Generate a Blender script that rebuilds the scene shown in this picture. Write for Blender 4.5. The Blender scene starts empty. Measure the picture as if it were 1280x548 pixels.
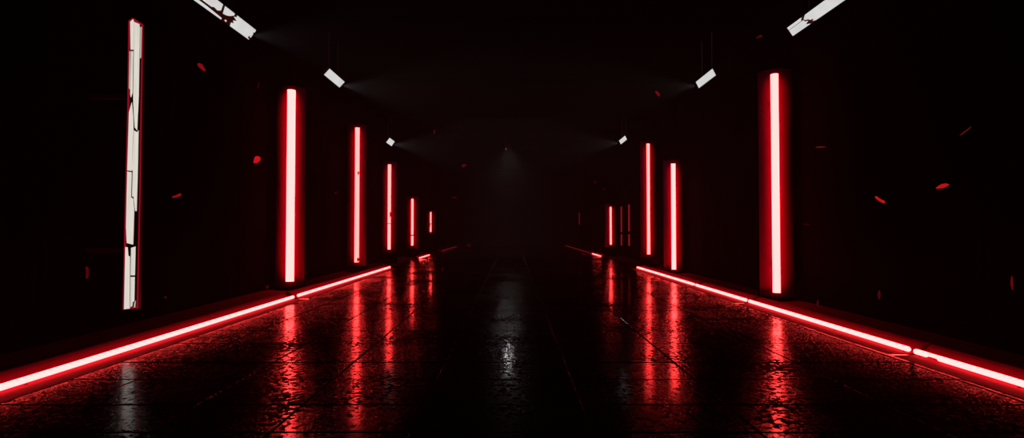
import bpy, bmesh, math, random
from mathutils import Vector, Matrix
random.seed(7)
S = bpy.context.scene
COL = S.collection
# ------------------------------------------------------------------ camera
F = 640.0                       # focal length in pixels of the 1280 x 548 frame
H = 1.5                         # eye height
PITCH = math.atan(13.0 / F)
cam_d = bpy.data.cameras.new('camera'); cam = bpy.data.objects.new('camera', cam_d); COL.objects.link(cam)
cam_d.sensor_width = 36.0; cam_d.sensor_fit = 'HORIZONTAL'
cam_d.lens = 36.0 * F / 1280.0
cam_d.clip_start = 0.05; cam_d.clip_end = 300
cam.location = (0, 0, H); cam.rotation_euler = (math.pi / 2 + PITCH, 0, 0)
S.camera = cam
S.view_settings.view_transform = 'Standard'; S.view_settings.look = 'None'
S.view_settings.gamma = 1.0; S.view_settings.exposure = 0.0
S.view_settings.use_curve_mapping = False

def ray(px, py):
    u = 274.0 - py
    return Vector((px - 640.0, F * math.cos(PITCH) - u * math.sin(PITCH), F * math.sin(PITCH) + u * math.cos(PITCH)))
def on_side(px, py, X):          # where the sight line meets the plane x = X
    d = ray(px, py); return Vector((0, 0, H)) + d * (X / d.x)
def on_depth(px, py, Y):
    d = ray(px, py); return Vector((0, 0, H)) + d * (Y / d.y)

# ------------------------------------------------------------------ materials
def new_mat(name):
    m = bpy.data.materials.new(name); m.use_nodes = True
    nt = m.node_tree; nt.nodes.clear()
    out = nt.nodes.new('ShaderNodeOutputMaterial')
    return m, nt, out
def emit(name, rgb, strength=1.0, vary=0.0, scale=(1, 1, 1)):
    m, nt, out = new_mat(name)
    e = nt.nodes.new('ShaderNodeEmission'); e.inputs['Color'].default_value = (*rgb, 1); e.inputs['Strength'].default_value = strength
    if vary:
        tc = nt.nodes.new('ShaderNodeTexCoord'); mp = nt.nodes.new('ShaderNodeMapping'); mp.inputs['Scale'].default_value = scale
        n = nt.nodes.new('ShaderNodeTexNoise'); n.inputs['Scale'].default_value = 3.0
        r = nt.nodes.new('ShaderNodeMapRange'); r.inputs['From Min'].default_value = .3; r.inputs['From Max'].default_value = .7
        r.inputs['To Min'].default_value = strength * (1 - vary); r.inputs['To Max'].default_value = strength * (1 + vary)
        nt.links.new(tc.outputs['Object'], mp.inputs['Vector']); nt.links.new(mp.outputs[0], n.inputs['Vector'])
        nt.links.new(n.outputs['Fac'], r.inputs['Value']); nt.links.new(r.outputs[0], e.inputs['Strength'])
    nt.links.new(e.outputs[0], out.inputs['Surface']); return m
def matte(name, rgb, rough=.8, spec=.2, scale=4.0, vary=.25, metal=0.0, bump=0.0):
    m, nt, out = new_mat(name)
    b = nt.nodes.new('ShaderNodeBsdfPrincipled'); b.inputs['Roughness'].default_value = rough
    b.inputs['Specular IOR Level'].default_value = spec; b.inputs['Metallic'].default_value = metal
    tc = nt.nodes.new('ShaderNodeTexCoord'); n = nt.nodes.new('ShaderNodeTexNoise'); n.inputs['Scale'].default_value = scale; n.inputs['Detail'].default_value = 5
    nt.links.new(tc.outputs['Object'], n.inputs['Vector'])
    mx = nt.nodes.new('ShaderNodeMix'); mx.data_type = 'RGBA'
    mx.inputs['A'].default_value = (*[c * (1 - vary) for c in rgb], 1); mx.inputs['B'].default_value = (*[c * (1 + vary) for c in rgb], 1)
    nt.links.new(n.outputs['Fac'], mx.inputs['Factor']); nt.links.new(mx.outputs['Result'], b.inputs['Base Color'])
    if bump:
        bp = nt.nodes.new('ShaderNodeBump'); bp.inputs['Strength'].default_value = bump; bp.inputs['Distance'].default_value = .01
        nt.links.new(n.outputs['Fac'], bp.inputs['Height']); nt.links.new(bp.outputs[0], b.inputs['Normal'])
    nt.links.new(b.outputs[0], out.inputs['Surface']); return m

RED = 22.0
M_tube = emit('red_neon_near', (RED, .77, .72))
M_tube2 = emit('red_neon_mid', (RED * .8, .56, .52))
M_tube3 = emit('red_neon_far', (RED * .6, .44, .41))
M_dim = emit('red_neon_failing', (.17, .006, .010))
M_dimmer = emit('red_neon_dying', (.05, .003, .004))
M_strip = emit('red_strip_neon', (RED, .82, .78))
M_white = emit('white_diffuser', (.66, .655, .64), 1.0, .05, (1, 1, 1))
M_pale = emit('pale_diffuser', (.73, .675, .60), 1.0, .10, (30, 30, .6))
M_pale2 = emit('pale_diffuser_aged', (.47, .42, .36), 1.0, .12, (30, 30, .6))
M_rim = emit('red_backlight', (.24, .004, .012))
M_metal = matte('dark_lamp_metal', (.02, .018, .018), .55, .3, 20, .2)
M_halo = matte('red_halo_paint', (.090, .001, .026), .95, .03, 6, .12)  # red put into the colour so the tube's halo shows crimson
M_wall = matte('black_wall_panels', (.0010, .0009, .0010), .95, 0.0, 1.3, .3, 0, .2)
M_ceil = matte('dark_ceiling', (.0012, .0012, .0013), .95, 0.0, 1.0, .3)
M_strip_halo = matte('red_halo_channel', (.075, .001, .022), .9, .1, 9, .15)  # red put into the colour to make the floor strips' halo
M_grout = matte('wet_black_grout', (.006, .006, .006), .7, .2, 12, .3)
M_burnt = matte('burnt_glass', (.012, .006, .006), .8, .1, 30, .3)

def floor_mat():
    m, nt, out = new_mat('wet_stone_slabs'); L = nt.links.new; N = nt.nodes.new
    b = N('ShaderNodeBsdfGlossy'); b.distribution = 'BECKMANN'; df = N('ShaderNodeBsdfDiffuse'); b2 = N('ShaderNodeBsdfGlossy'); b2.distribution = 'BECKMANN'; b2.inputs['Roughness'].default_value = .09; mg = N('ShaderNodeMixShader'); fr = N('ShaderNodeFresnel'); fr.inputs['IOR'].default_value = 1.45; ms = N('ShaderNodeMixShader')
    tc = N('ShaderNodeTexCoord')
    def noise(scale, detail=4, rough=.55, stretch=(1, 1, 1)):
        mp = N('ShaderNodeMapping'); mp.inputs['Scale'].default_value = stretch
        n = N('ShaderNodeTexNoise'); n.inputs['Scale'].default_value = scale; n.inputs['Detail'].default_value = detail; n.inputs['Roughness'].default_value = rough
        L(tc.outputs['Object'], mp.inputs['Vector']); L(mp.outputs[0], n.inputs['Vector']); return n.outputs['Fac']
    def rng(v, a, c, lo, hi):
        r = N('ShaderNodeMapRange'); r.inputs['From Min'].default_value = a; r.inputs['From Max'].default_value = c
        r.inputs['To Min'].default_value = lo; r.inputs['To Max'].default_value = hi; L(v, r.inputs['Value']); return r.outputs[0]
    def math_(op, x, y):
        q = N('ShaderNodeMath'); q.operation = op
        for i, v in enumerate((x, y)):
            if isinstance(v, (int, float)): q.inputs[i].default_value = v
            else: L(v, q.inputs[i])
        return q.outputs[0]
    # wear: dry flecks on top of broad dry patches
    broad = noise(.55, 3); fleck = noise(17, 5, .65)
    wet = rng(math_('ADD', math_('MULTIPLY', broad, .55), math_('MULTIPLY', fleck, .75)), .64, .70, 1.0, 0.0)
    L(math_('MULTIPLY', fr.outputs[0], rng(wet, 0, 1, .015, .92)), ms.inputs['Fac'])
    L(math_('ADD', rng(wet, 0, 1, .34, .22), rng(noise(3.2, 4), .3, .7, -.02, .03)), b.inputs['Roughness'])
    mx = N('ShaderNodeMix'); mx.data_type = 'RGBA'; mx.inputs['A'].default_value = (.004, .0035, .0035, 1); mx.inputs['B'].default_value = (.002, .002, .002, 1)
    L(wet, mx.inputs['Factor']); L(mx.outputs['Result'], df.inputs['Color'])
    h = math_('ADD', math_('MULTIPLY', noise(60, 4, .6), .35), math_('MULTIPLY', noise(6, 3), .6))
    h = math_('ADD', h, math_('MULTIPLY', rng(noise(38, 3, .6), .60, .68, 0, 1), 1.1))
    bp = N('ShaderNodeBump'); bp.inputs['Strength'].default_value = .08; bp.inputs['Distance'].default_value = .012
    L(h, bp.inputs['Height']); L(bp.outputs[0], b.inputs['Normal']); L(bp.outputs[0], df.inputs['Normal']); L(df.outputs[0], ms.inputs[1]); L(b.outputs[0], mg.inputs[1]); L(b2.outputs[0], mg.inputs[2]); L(rng(wet, 0, 1, .0, .76), mg.inputs['Fac']); L(bp.outputs[0], b2.inputs['Normal']); L(mg.outputs[0], ms.inputs[2])
    L(ms.outputs[0], out.inputs['Surface']); return m
M_floor = floor_mat()

# ------------------------------------------------------------------ mesh helpers
def link(name, bm, mats, parent=None, smooth=False):
    me = bpy.data.meshes.new(name); bmesh.ops.recalc_face_normals(bm, faces=bm.faces[:]); bm.to_mesh(me); bm.free()
    for m in (mats if isinstance(mats, (list, tuple)) else [mats]): me.materials.append(m)
    if smooth:
        for p in me.polygons: p.use_smooth = True
    o = bpy.data.objects.new(name, me); COL.objects.link(o)
    if parent is not None:
        o.parent = parent; o.location = -parent.location      # meshes are built in world space, things never turn
    return o
def box(bm, lo, hi, bev=0.0):
    r = bmesh.ops.create_cube(bm, size=1.0)['verts']
    lo, hi = Vector(lo), Vector(hi); c = (lo + hi) / 2; d = hi - lo
    for v in r: v.co = Vector((v.co.x * d.x + c.x, v.co.y * d.y + c.y, v.co.z * d.z + c.z))
    if bev: bmesh.ops.bevel(bm, geom=[e for e in {e for v in r for e in v.link_edges}], offset=bev, segments=2, affect='EDGES')
def cyl(bm, a, b_, r, n=20, caps=True, dome=0.0, r2=None):
    """a round bar from a to b_; dome rounds its two ends"""
    a, b_ = Vector(a), Vector(b_); ax = (b_ - a); L = ax.length; ax.normalize()
    q = Vector((0, 0, 1)).rotation_difference(ax)
    prof = [(0, r)] if not dome else [(0, r * .45), (dome * .35, r * .82), (dome, r)]
    r2 = r if r2 is None else r2
    prof += [(L - t, rr * r2 / r) for t, rr in reversed([(0, r)] if not dome else prof[:3])]
    rings = []
    for t, rr in prof:
        rings.append([bm.verts.new(a + q @ Vector((rr * math.cos(2 * math.pi * i / n), rr * math.sin(2 * math.pi * i / n), t))) for i in range(n)])
    for p, s in zip(rings, rings[1:]):
        for i in range(n): bm.faces.new((p[i], p[(i + 1) % n], s[(i + 1) % n], s[i]))
    if caps: bm.faces.new(list(reversed(rings[0]))); bm.faces.new(rings[-1])
def prism(bm, pts, vec):
    """closed outline pts swept along vec"""
    vec = Vector(vec); A = [bm.verts.new(Vector(p)) for p in pts]; B = [bm.verts.new(Vector(p) + vec) for p in pts]; n = len(pts)
    bm.faces.new(A); bm.faces.new(list(reversed(B)))
    for i in range(n): bm.faces.new((A[i], B[i], B[(i + 1) % n], A[(i + 1) % n]))
def thing(name, label, cat, loc, group=None):
    o = bpy.data.objects.new(name, None); COL.objects.link(o); o.location = Vector(loc); o.empty_display_size = .1
    tag(o, label, cat, group); return o
def tag(o, label, cat, group=None):
    o['label'] = label; o['category'] = cat
    if group: o['group'] = group
def struct(name, bm, m, label=None, cat=None):
    o = link(name, bm, m); o['kind'] = 'structure'
    if label: o['label'] = label; o['category'] = cat
    return o

# ------------------------------------------------------------------ the hall
WX, YE, CZ, Y0 = 6.1, 46.0, 6.7, -3.0
xs = [-6.1, -4.9, -3.75, -2.70, -1.79, -.77, .61, 1.83, 3.20, 4.45, 6.1]
ys = [-3.0, -2.2, -1.4, -.6, .2, 1.0, 1.8, 2.6, 3.25, 3.82, 4.42, 5.16, 5.82, 6.78, 7.62]
while ys[-1] < YE: ys.append(ys[-1] + random.choice((.78, .9, 1.0, .85)))
bm = bmesh.new(); g = .011
for i in range(len(xs) - 1):
    for j in range(len(ys) - 1):
        x0, x1, y0, y1 = xs[i] + g, xs[i + 1] - g, ys[j] + g, ys[j + 1] - g
        t = random.uniform(-.0016, .0016); a = random.uniform(-.001, .001); c = random.uniform(-.0015, .0015); e = .006
        cx, cy = (x0 + x1) / 2, (y0 + y1) / 2
        def zz(x, y, d=0): return -.004 + t - d + a * (x - cx) + c * (y - cy)
        rings = []
        for k, d in ((0, .03), (0, .009), (e * .45, .0022), (e, 0)):
            rings.append([bm.verts.new((x, y, zz(x, y, d))) for x, y in ((x0 + k, y0 + k), (x1 - k, y0 + k), (x1 - k, y1 - k), (x0 + k, y1 - k))])
        for p, s in zip(rings, rings[1:]):
            for q in range(4): bm.faces.new((p[q], p[(q + 1) % 4], s[(q + 1) % 4], s[q]))
        bm.faces.new(rings[-1])
nslab = len(bm.faces)
box(bm, (-WX, Y0, -.12), (WX, YE, -.022))
fl = struct('floor', bm, [M_floor, M_grout], 'wet black stone slab floor with dark joints and red reflections', 'floor')
for p in fl.data.polygons:
    if p.index >= nslab: p.material_index = 1

def wall(name, s, label):
    bm = bmesh.new()
    box(bm, (min(s * WX, s * (WX + .2)), Y0, -.12), (max(s * WX, s * (WX + .2)), YE, CZ))
    y = Y0
    while y < YE - .1:                           # tall cladding panels with narrow joints
        w = min(2.4, YE - y)
        for z0, z1 in ((.02, 3.2), (3.22, CZ - .02)):
            box(bm, (min(s * (WX - .03), s * WX), y + .01, z0), (max(s * (WX - .03), s * WX), y + w - .01, z1), .006)
        y += w
    return struct(name, bm, M_wall, label, 'wall')
wall('wall_left', -1, 'dark panelled wall along the left side of the hall')
wall('wall_right', 1, 'dark panelled wall along the right side of the hall')
bm = bmesh.new(); box(bm, (-WX - .2, YE, -.12), (WX + .2, YE + .2, CZ)); struct('wall_back', bm, matte('haze_grey_end_wall', (.035, .033, .032), .95, 0, .5, .3), 'end wall at the far end, greyed to stand in for haze', 'wall')  # lighter grey in the base colour stands in for far haze
bm = bmesh.new(); box(bm, (-WX - .2, Y0 - .2, -.12), (WX + .2, Y0, CZ)); struct('wall_front', bm, M_wall, 'dark wall behind the viewer', 'wall')
bm = bmesh.new(); box(bm, (-WX - .2, Y0 - .2, CZ), (WX + .2, YE + .2, CZ + .2))
y = 2.0
while y < YE: box(bm, (-WX, y, CZ - .16), (WX, y + .3, CZ)); y += 5.2
struct('ceiling', bm, M_ceil, 'black ceiling with shallow cross ribs', 'ceiling')

M_margin = matte('dry_matte_margin', (.045, .001, .010), .95, .02, 3, .3)  # red tint added so the strip's halo fades out towards the wall
for k, sd in enumerate((-1, 1)):
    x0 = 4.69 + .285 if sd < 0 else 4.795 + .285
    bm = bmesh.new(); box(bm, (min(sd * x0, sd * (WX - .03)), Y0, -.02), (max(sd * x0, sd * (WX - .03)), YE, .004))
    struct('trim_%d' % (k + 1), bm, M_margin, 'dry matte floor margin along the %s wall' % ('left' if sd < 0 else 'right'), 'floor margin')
# ------------------------------------------------------------------ upright neon tubes, with added round columns to carry their halos
TL, TR = -5.35, 5.42
def neon(px0, py0, px1, py1, wpx, mat, label, gaps=(), burnt=(), halo_column=True, group=None, bent=()):
    """an upright tube seen between two picture points; gaps = breaks as picture rows"""
    X = TL if px0 < 640 else TR
    pt, pb = on_side(px0, py0, X), on_side(px1, py1, X)
    Y = (pt.y + pb.y) / 2; top = H + (pt.z - H) * Y / pt.y; bot = H + (pb.z - H) * Y / pb.y
    r = wpx * Y / F / 2
    t = thing('neon_tube_light', label, 'neon light', (X, Y, bot), group)
    rows = [(py0, None)]
    z_of = lambda py: top + (bot - top) * (py - py0) / (py1 - py0)
    edges = [top] + [z_of(v) for gp in gaps for v in gp] + [bot]
    for k in range(0, len(edges), 2):
        bm = bmesh.new(); cyl(bm, (X, Y, edges[k + 1]), (X, Y, edges[k]), r, 24, True)
        link('glass_tube', bm, mat, t, True if r > 1 else False)
    for py, dx, sz in burnt:                     # chipped, blackened spots on the glass
        bm = bmesh.new(); bmesh.ops.create_icosphere(bm, subdivisions=2, radius=1.0)
        z = z_of(py)
        for v in bm.verts:
            k = 1 + .25 * math.sin(7 * v.co.x + 5 * v.co.z)
            v.co = Vector((X + dx * r + v.co.x * r * .42 * k, Y - r * .75 + v.co.y * r * .55, z + v.co.z * sz * k))
        link('burnt_patch', bm, M_burnt, t, True)
    if halo_column:
        R = .36; q = Vector((X, Y, 0)).normalized() * (r + .08 + R); cx, back = X + q.x, Y + q.y
        for z in (bot + .12 * (top - bot), top - .12 * (top - bot)):
            bm = bmesh.new(); box(bm, (X - .02, Y + r * .9, z - .02), (X + .02, Y + r + .073, z + .02)); link('bracket', bm, M_metal, t)
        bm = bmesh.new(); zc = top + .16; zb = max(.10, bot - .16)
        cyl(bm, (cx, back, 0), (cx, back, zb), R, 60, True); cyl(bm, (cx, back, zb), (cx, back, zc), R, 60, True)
        c = struct('halo_column', bm, [M_wall, M_halo])
        for p in c.data.polygons:                # halo stripe: red only where the tube's glow falls, rest left black
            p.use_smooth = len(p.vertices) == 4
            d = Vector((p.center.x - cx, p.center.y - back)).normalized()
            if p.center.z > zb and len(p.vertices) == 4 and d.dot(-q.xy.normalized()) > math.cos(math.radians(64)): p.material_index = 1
        side = 'left' if X < 0 else 'right'
        c['label'] = 'added round post catching the glow of the ' + label.split(',')[0]; c['category'] = 'halo_column'
    else:
        s = 1 if X > 0 else -1
        for z in (bot + .15 * (top - bot), top - .15 * (top - bot)):
            bm = bmesh.new(); box(bm, (min(X, s * (WX - .03)), Y + r * .4, z - .012), (max(X, s * (WX - .03)), Y + r * .4 + .024, z + .012)); link('bracket', bm, M_metal, t)
    return t
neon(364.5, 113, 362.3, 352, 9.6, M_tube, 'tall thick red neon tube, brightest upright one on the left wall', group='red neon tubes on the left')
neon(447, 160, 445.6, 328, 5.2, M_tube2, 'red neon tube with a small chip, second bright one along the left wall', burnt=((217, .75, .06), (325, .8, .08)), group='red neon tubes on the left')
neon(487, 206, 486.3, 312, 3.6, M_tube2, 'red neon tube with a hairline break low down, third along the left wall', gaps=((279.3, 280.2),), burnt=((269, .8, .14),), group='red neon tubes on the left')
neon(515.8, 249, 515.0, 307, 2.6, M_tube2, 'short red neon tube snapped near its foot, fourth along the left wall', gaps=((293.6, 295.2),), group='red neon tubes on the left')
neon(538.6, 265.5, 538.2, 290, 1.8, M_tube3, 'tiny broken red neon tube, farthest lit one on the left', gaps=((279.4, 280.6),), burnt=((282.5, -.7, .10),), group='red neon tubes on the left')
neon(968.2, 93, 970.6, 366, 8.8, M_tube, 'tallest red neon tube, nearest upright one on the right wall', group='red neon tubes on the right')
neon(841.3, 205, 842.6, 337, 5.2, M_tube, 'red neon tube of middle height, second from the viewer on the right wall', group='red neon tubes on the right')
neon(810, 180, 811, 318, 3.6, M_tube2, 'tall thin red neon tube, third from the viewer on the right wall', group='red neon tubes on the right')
neon(763.3, 259, 763.6, 306, 2.1, M_tube2, 'short pink bright red neon tube, left of two dim ones far down the right wall', group='red neon tubes on the right')
neon(776.5, 258.5, 777, 307, 1.9, M_dim, 'dim red failing neon tube, left one of the dark pair on the right', gaps=((290.5, 293),), halo_column=False, group='failing neon tubes')
neon(786, 256, 786.6, 307.5, 2.2, M_dim, 'dim red failing neon tube, right one of the dark pair on the right', gaps=((289.5, 293.2),), halo_column=False, group='failing neon tubes')
neon(724, 266, 724.2, 281, 1.8, M_dimmer, 'faintest red neon tube, almost dead, farthest down the right wall', halo_column=False, group='failing neon tubes')

# ------------------------------------------------------------------ the cracked pale light panel, nearest on the left
def cracked_panel():
    Y = on_side(166, 206, TL).y
    k = Y / F
    def P(px, py, dy=0): return on_depth(px, py, Y + dy)
    t = thing('cracked_light_panel', 'cracked pale light panel with red edges, nearest upright lamp on the left', 'light panel', P(162, 388))
    bm = bmesh.new(); a, b_, c, d = P(160.5, 25, .04), P(176.5, 30, .04), P(170.5, 387, .04), P(153.6, 388.3, .04)
    prism(bm, [a, b_, c, d], (0, .09, 0)); link('housing', bm, M_metal, t)
    bm = bmesh.new()
    prism(bm, [P(160.4, 26, .018), P(166, 22.2, .018), P(178, 30, .018), P(177.2, 75, .018), P(174.6, 240, .018), P(171.4, 385.6, .018), P(153.2, 387.6, .018), P(156.4, 240, .018), P(159.0, 140, .018)], (0, .02, 0))
    link('red_backlight', bm, M_rim, t)
    bm = bmesh.new()
    prism(bm, [P(163.5, 29, .010), P(176.3, 32, .010), P(176.0, 75, .010), P(173.5, 240, .010), P(170.3, 383.5, .010), P(156.0, 384, .010), P(159.4, 240, .010), P(161.8, 140, .010)], (0, .006, 0))
    link('backing', bm, M_burnt, t)
    shards = [
        # pale front pieces as picture outlines (x, y); cracks are the gaps between them
        ([(162.6, 27), (166.2, 24), (167.3, 27), (166.8, 62), (163.2, 62)], M_pale),
        ([(167.9, 27.5), (174.0, 30), (174.6, 34), (173.2, 120), (171.2, 163), (168.2, 159), (166.6, 130), (166.4, 115), (167.3, 64)], M_pale),
        ([(175.4, 34), (177.0, 33.5), (176.2, 72), (174.8, 73)], M_pale2),
        ([(161.8, 64), (163.2, 64), (162.3, 112), (160.9, 110)], M_pale2),
        ([(164.0, 64), (166.3, 64), (165.3, 116), (163.6, 122), (162.7, 118)], M_pale),
        ([(161.2, 140), (164.6, 128), (166.2, 145), (166.6, 162), (164.2, 214), (159.0, 213)], M_pale),
        ([(167.3, 163), (171.2, 165.5), (173.0, 163), (172.2, 205), (170.6, 264), (169.0, 264), (166.9, 246), (165.0, 246), (165.9, 214), (164.6, 212)], M_pale),
        ([(159.0, 214.5), (164.4, 215.5), (163.6, 247), (166.3, 248.5), (167.6, 262), (166.2, 306), (158.4, 304), (157.4, 284)], M_pale),
        ([(156.6, 309), (159.3, 309.5), (160.3, 320), (162.2, 321), (162.0, 386), (155.0, 387)], M_pale),
        ([(163.8, 310), (169.2, 308.5), (168.4, 344.5), (163.2, 344.5)], M_pale),
        ([(163.2, 346.5), (168.2, 346.5), (167.6, 377), (165.6, 378), (165.2, 383), (163.0, 384)], M_pale),
        ([(167.8, 379), (169.6, 376), (168.8, 384.5), (167.2, 384.5)], M_pale2),
    ]
    for pts, m in shards:
        bm = bmesh.new(); prism(bm, [P(x, y, 0) for x, y in pts], (0, .005, 0)); link('glass_shard', bm, m, t)
    p = P(164, 206)
    for z in (1.2, 3.4):
        bm = bmesh.new(); box(bm, (-WX + .031, Y + .08, z - .03), (p.x, Y + .13, z + .03)); link('bracket', bm, M_metal, t)
cracked_panel()

# ------------------------------------------------------------------ red strips along the floor
SL, SR, SZ = -4.69, 4.795, .05
def strip(pxa, pxb, side, label, mat=M_strip, r=.031, notch=None, plate=True):
    X = SL if side < 0 else SR
    def Yat(px): return F * abs(X) / abs(px - 640.4) if abs(px) < 5000 else 0
    ya, yb = sorted((Yat(pxa), Yat(pxb)))
    t = thing('floor_strip_light', label, 'strip light', (X, (ya + yb) / 2, 0), 'red strip lights along the ' + ('left' if side < 0 else 'right') + ' floor edge')
    bm = bmesh.new()
    if notch:
        yn = Yat(notch)
        cyl(bm, (X, ya, SZ), (X, yn - .05, SZ), r, 20, True, .02)
        cyl(bm, (X, yn - .05, SZ + r * .3), (X, yn + .10, SZ + r * .3), r * .68, 20, True)
        cyl(bm, (X, yn + .10, SZ), (X, yb, SZ), r, 20, True, .02)
    else: cyl(bm, (X, ya, SZ), (X, yb, SZ), r, 20, True, .02)
    link('glass_tube', bm, mat, t)
    # added red lip and ramp catch the tube's halo, lip hides its reflection
    s = side; rows = []
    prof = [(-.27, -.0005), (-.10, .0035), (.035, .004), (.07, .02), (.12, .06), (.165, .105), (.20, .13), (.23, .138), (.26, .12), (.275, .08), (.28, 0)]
    bm = bmesh.new(); prism(bm, [Vector((X + s * u, ya, v)) for u, v in prof], (0, yb - ya, 0)); link('halo_channel', bm, M_strip_halo, t)
    n = max(2, int((yb - ya) / 1.2) + 1)
    for k in range(n):
        y = ya + .08 + (yb - ya - .16) * k / (n - 1)
        bm = bmesh.new(); box(bm, (X - .012, y - .008, .0035), (X + .012, y + .008, SZ - r * .8)); link('clip', bm, M_metal, t)
strip(-560, 368, -1, 'long red strip light at floor edge, nearest the viewer on the left')
strip(373.5, 488, -1, 'red strip light at floor edge, second along the left beyond a small gap')
strip(525, 537.2, -1, 'short red strip light left alone far along the left floor edge', r=.024)
strip(553, 571, -1, 'dim dying red strip light, farthest along the left floor edge', M_dim, .022)
strip(797, 867.4, 1, 'red strip light at right floor edge, below the third and second neon tubes')
strip(870, 932.6, 1, 'red strip light at right floor edge, short piece between two narrow gaps')
strip(936, 1134.8, 1, 'long red strip light at right floor edge, below the tallest neon tube')
strip(1141.5, 1900, 1, 'chipped red strip light at right floor edge, nearest the viewer', notch=1166)
strip(741, 751.2, 1, 'short bright red strip light left alone far along the right floor edge', r=.024)
strip(704, 739.5, 1, 'dim dying red strip light, farthest along the right floor edge', M_dim, .02)

# ------------------------------------------------------------------ white tilted lamps under the ceiling
def lamp(p_end, p_near, X, short, label, pieces=None, beam=None):
    """p_end, p_near: picture points of the centre line ends at side distance X; short = (dx, dz) half width vector in metres"""
    a = on_side(*p_end, X); b_ = on_side(*p_near, X)
    ax = b_ - a; L = ax.length
    b_ = Vector((a.x, a.y - L, a.z)); ax = Vector((0, -1, 0))     # runs level along the hall
    w = Vector((short[0], 0, short[1])); nrm = w.cross(ax).normalized()
    if nrm.z > 0: nrm = -nrm                                     # lit face looks down into the hall
    mid = (a + b_) / 2
    t = thing('ceiling_lamp', label, 'ceiling lamp', mid, 'white lamps under the ceiling')
    bm = bmesh.new(); q = [a + w * 1.04 - ax * .03, a - w * 1.04 - ax * .03, b_ - w * 1.04 + ax * .03, b_ + w * 1.04 + ax * .03]
    prism(bm, [v - nrm * .012 for v in q], -nrm * .07); link('housing', bm, M_metal, t)
    if pieces is None: pieces = [[(0, -1), (1, -1), (1, 1), (0, 1)]]
    for pc in pieces:                            # (metres from the far end or fraction, across -1..1)
        bm = bmesh.new()
        prism(bm, [a + ax * (u * L) + w * v for u, v in pc], -nrm * .012); link('diffuser', bm, M_white, t)
    for f in (.2, .8):
        p = a + ax * (L * f) - nrm * .06; bm = bmesh.new(); cyl(bm, p, (p.x, p.y, CZ), .015, 10); link('hanging_rod', bm, M_metal, t)
    if beam:
        e = a + ax * (L * .02)
        sd = bpy.data.lights.new('beam', 'SPOT'); so = bpy.data.objects.new('beam', sd); COL.objects.link(so)
        sd.energy = beam[0]; sd.color = (1, .97, .95); sd.spot_size = math.radians(beam[1]); sd.spot_blend = .8; sd.shadow_soft_size = .03
        so.location = e + nrm * .05; d = Vector((-math.copysign(1, X), beam[2], beam[3]))
        so.rotation_euler = d.to_track_quat('-Z', 'Y').to_euler()
        so.parent = t; so.location = so.location - mid
lamp((427.6, 106.0), (409.0, 88.2), -4.80, (.072, .080), 'white tilted ceiling lamp, whole and smaller, second along the left', beam=(528, 56, .15, -.06))
lamp((491.4, 180.0), (485.2, 174.5), -5.55, (.075, .105), 'tiny white ceiling lamp far down the left, above the third neon tube', beam=(709, 56, .1, -.06))
lamp((871.6, 106.4), (892.2, 89.4), 5.20, (-.042, .085), 'white tilted ceiling lamp, whole and smaller, second along the right', beam=(297, 56, .15, -.06))
lamp((774.9, 178.2), (782.2, 172.7), 5.05, (-.04, .085), 'tiny white ceiling lamp far down the right, above the thin neon tube', beam=(528, 56, .1, -.06))
LP = [[(0, -.55), (.012, -.5), (.012, -.2), (.02, -.3), (.03, -.75), (0, -1), (.23, -1), (.24, -.45), (.215, -.3), (.235, 0), (.205, .25), (.25, .55), (.225, .7), (.23, 1), (.0, 1), (-.006, .6), (.01, .4), (.0, .2)],
      [(.262, 1), (.258, .7), (.285, .25), (.315, .0), (.345, -.1), (.365, 1)],
      [(.295, -.6), (.302, -.75), (.288, -.85), (.282, -.7)],
      [(.335, -.75), (.335, -1), (1, -1), (1, -.6), (.5, -.6)],
      [(.392, 1), (.378, .1), (.40, -.2), (.44, -.1), (.46, -.3), (1, -.3), (1, 1)]]
lamp((315.8, 43.8), (183, -55), -5.46, (.07, .105), 'large broken white ceiling lamp at the top left, nearest the viewer', LP, beam=(264, 56, .12, -.06))
RP = [[(0, -1), (.205, -1), (.18, -.72), (.165, -.62), (.178, -.42), (.20, -.28), (.172, -.05), (.165, .36), (.0, .36)],
      [(.0, .45), (.150, .45), (.147, .62), (.168, 1), (0, 1)],
      [(.212, 1), (.192, .72), (.176, .40), (.190, .12), (.212, -.02), (.222, -.35), (.255, -.5), (.235, -.75), (.262, -1), (1, -1), (1, 1)]]
lamp((987.4, 40.0), (1129, -57), 5.72, (-.058, .085), 'large cracked white ceiling lamp at the top right, nearest the viewer', RP)

# ------------------------------------------------------------------ added downlight for the white floor streak, hooded so its face stays unseen
def downlight():
    X, Y, Z = -.22, 31.0, CZ - .02
    t = thing('added_downlight', 'added hooded downlight for the floor streak, far down the middle of the hall', 'ceiling lamp', (X, Y, Z))
    bm = bmesh.new(); w, L, s = .16, 1.1, .25
    box(bm, (X - w - .02, Y - .02, Z - s), (X + w + .02, Y, Z)); box(bm, (X - w - .02, Y + L, Z - .05), (X + w + .02, Y + L + .02, Z))
    for q in (-1, 1): box(bm, (min(X + q * w, X + q * (w + .02)), Y, Z - s), (max(X + q * w, X + q * (w + .02)), Y + L, Z))
    box(bm, (X - w - .02, Y - .02, Z), (X + w + .02, Y + L + .02, Z + .02)); link('housing', bm, M_metal, t)
    bm = bmesh.new(); box(bm, (X - w + .01, Y + .01, Z - .03), (X + w - .01, Y + L - .01, Z - .005)); link('diffuser', bm, emit('white_downlight', (1, .98, .96), 120.0), t)
downlight()

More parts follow.
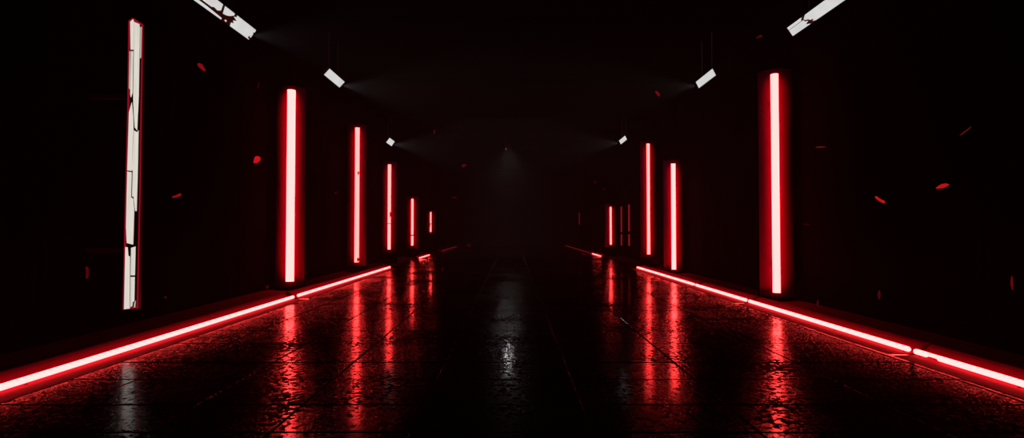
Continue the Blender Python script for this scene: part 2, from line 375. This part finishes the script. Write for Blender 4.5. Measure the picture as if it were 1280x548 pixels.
# ------------------------------------------------------------------ glowing embers in the air
def ember(px, py, Y, ang, lpx, wpx, rgb, label):
    p = on_depth(px, py, Y); k = Y / F; l, w = lpx * k / 2, wpx * k / 2
    bm = bmesh.new(); bmesh.ops.create_icosphere(bm, subdivisions=2, radius=1.0)
    ph = random.uniform(0, 6)
    R = Matrix.Rotation(-math.radians(ang), 3, 'Y')
    for v in bm.verts:
        x, y, z = v.co
        q = 1 + .22 * math.sin(3 * x + ph) + .12 * math.sin(7 * z + 2 * ph)
        v.co = R @ Vector((x * l, y * w * .6 * q, z * w * q + .18 * w * math.sin(2.5 * x + ph)))
    lin = [(c / 255 / 12.92 if c < 10.3 else ((c / 255 + .055) / 1.055) ** 2.4) for c in rgb]
    o = link('ember', bm, emit('ember_glow', lin, 1.0), None, True); o.location = p
    tag(o, label, 'ember', 'embers drifting in the air')
E = [
 (252, 84, 6.5, -42, 14, 5, (130, 10, 20), 'dull red ember drifting under the big broken ceiling lamp'),
 (321, 200, 6.0, 35, 11, 6.5, (200, 16, 28), 'bright red ember left of the thick neon tube, brightest on the left'),
 (221, 245, 6.0, 16, 12, 4, (135, 12, 18), 'red ember right of the cracked light panel, halfway up'),
 (109, 341, 6.0, 90, 16, 4.5, (72, 6, 12), 'dim upright ember left of the cracked light panel, near its foot'),
 (323, 107, 8.0, 88, 9, 2.5, (40, 2, 6), 'faint upright ember between the broken lamp and the thick neon tube'),
 (580, 207, 9.0, 32, 6, 3.5, (80, 6, 16), 'small red ember near the middle, right of the far left ceiling lamp'),
 (543, 165, 9.0, 85, 7, 2.5, (58, 6, 12), 'faint upright ember just right of the tiny left ceiling lamp'),
 (568, 247, 9.0, 5, 6, 2.5, (54, 3, 11), 'faint ember above and right of the tiny broken neon tube'),
 (420, 241, 8.0, 40, 5, 2.5, (50, 3, 8), 'faint ember between the two nearest neon tubes on the left'),
 (207, 372, 6.5, 0, 4, 3, (48, 10, 12), 'tiny dull ember low down, right of the cracked panel foot'),
 (334, 359, 7.5, 0, 4, 4, (56, 3, 10), 'tiny ember just above the left strip light, left of the thick tube foot'),
 (822, 117, 8.0, -55, 9, 3, (105, 8, 18), 'red ember left of the second white ceiling lamp on the right'),
 (949, 46, 7.0, 22, 10, 2.2, (74, 4, 12), 'thin red ember left of the big cracked lamp at the top right'),
 (1207, 164, 5.5, 38, 19, 1.8, (88, 16, 12), 'thin slanted ember, highest at the far right'),
 (1026, 184, 6.5, 4, 14, 1.8, (92, 18, 8), 'thin level ember just right of the tallest neon tube'),
 (1178, 233, 5.5, 14, 18, 4.2, (185, 18, 18), 'bright red ember tilting upwards at the far right'),
 (1100, 250, 5.5, -34, 15, 4.2, (185, 22, 22), 'bright red ember tilting downwards, right of the tallest neon tube'),
 (1008, 281, 6.5, -4, 10, 2, (38, 3, 8), 'barely visible level ember beside the lower half of the tallest tube'),
 (1022, 379, 6.0, 88, 9, 2, (78, 4, 10), 'small upright ember just above the right strip light by the tallest tube'),
 (1099, 369, 5.5, 86, 13, 3, (62, 8, 12), 'dim upright ember above the long strip light on the right'),
 (1265, 354, 5.0, 91, 19, 2.4, (96, 10, 8), 'thin upright ember at the right edge of the view'),
 (553, 337, 9.0, 80, 5, 2.5, (50, 3, 8), 'tiny ember just above the floor near the short left strip light'),
 (744, 228, 10.0, 0, 4, 3, (44, 2, 8), 'tiny faint ember above the short bright tube on the right'),
 (755, 237, 10.0, 0, 4, 2, (40, 2, 6), 'tiniest faint ember directly over the short bright tube on the right'),
 (586, 307, 12.0, 0, 5, 4, (46, 2, 8), 'tiny ember by the dying left strip light far down the hall'),
]
for e in E: ember(*e)

# ------------------------------------------------------------------ thin haze in the air, no sky light
w = bpy.data.worlds.new('world'); S.world = w; w.use_nodes = True; nt = w.node_tree; nt.nodes.clear()
out = nt.nodes.new('ShaderNodeOutputWorld'); bg = nt.nodes.new('ShaderNodeBackground'); bg.inputs['Color'].default_value = (0, 0, 0, 1)
vs = nt.nodes.new('ShaderNodeVolumeScatter'); vs.inputs['Color'].default_value = (1, 1, 1, 1); vs.inputs['Density'].default_value = .0011; vs.inputs['Anisotropy'].default_value = .2
nt.links.new(bg.outputs[0], out.inputs['Surface']); nt.links.new(vs.outputs[0], out.inputs['Volume'])
S.cycles.use_denoising = True
S.cycles.max_bounces = 6; S.cycles.diffuse_bounces = 2; S.cycles.glossy_bounces = 3; S.cycles.volume_bounces = 0
S.cycles.sample_clamp_indirect = 6.0
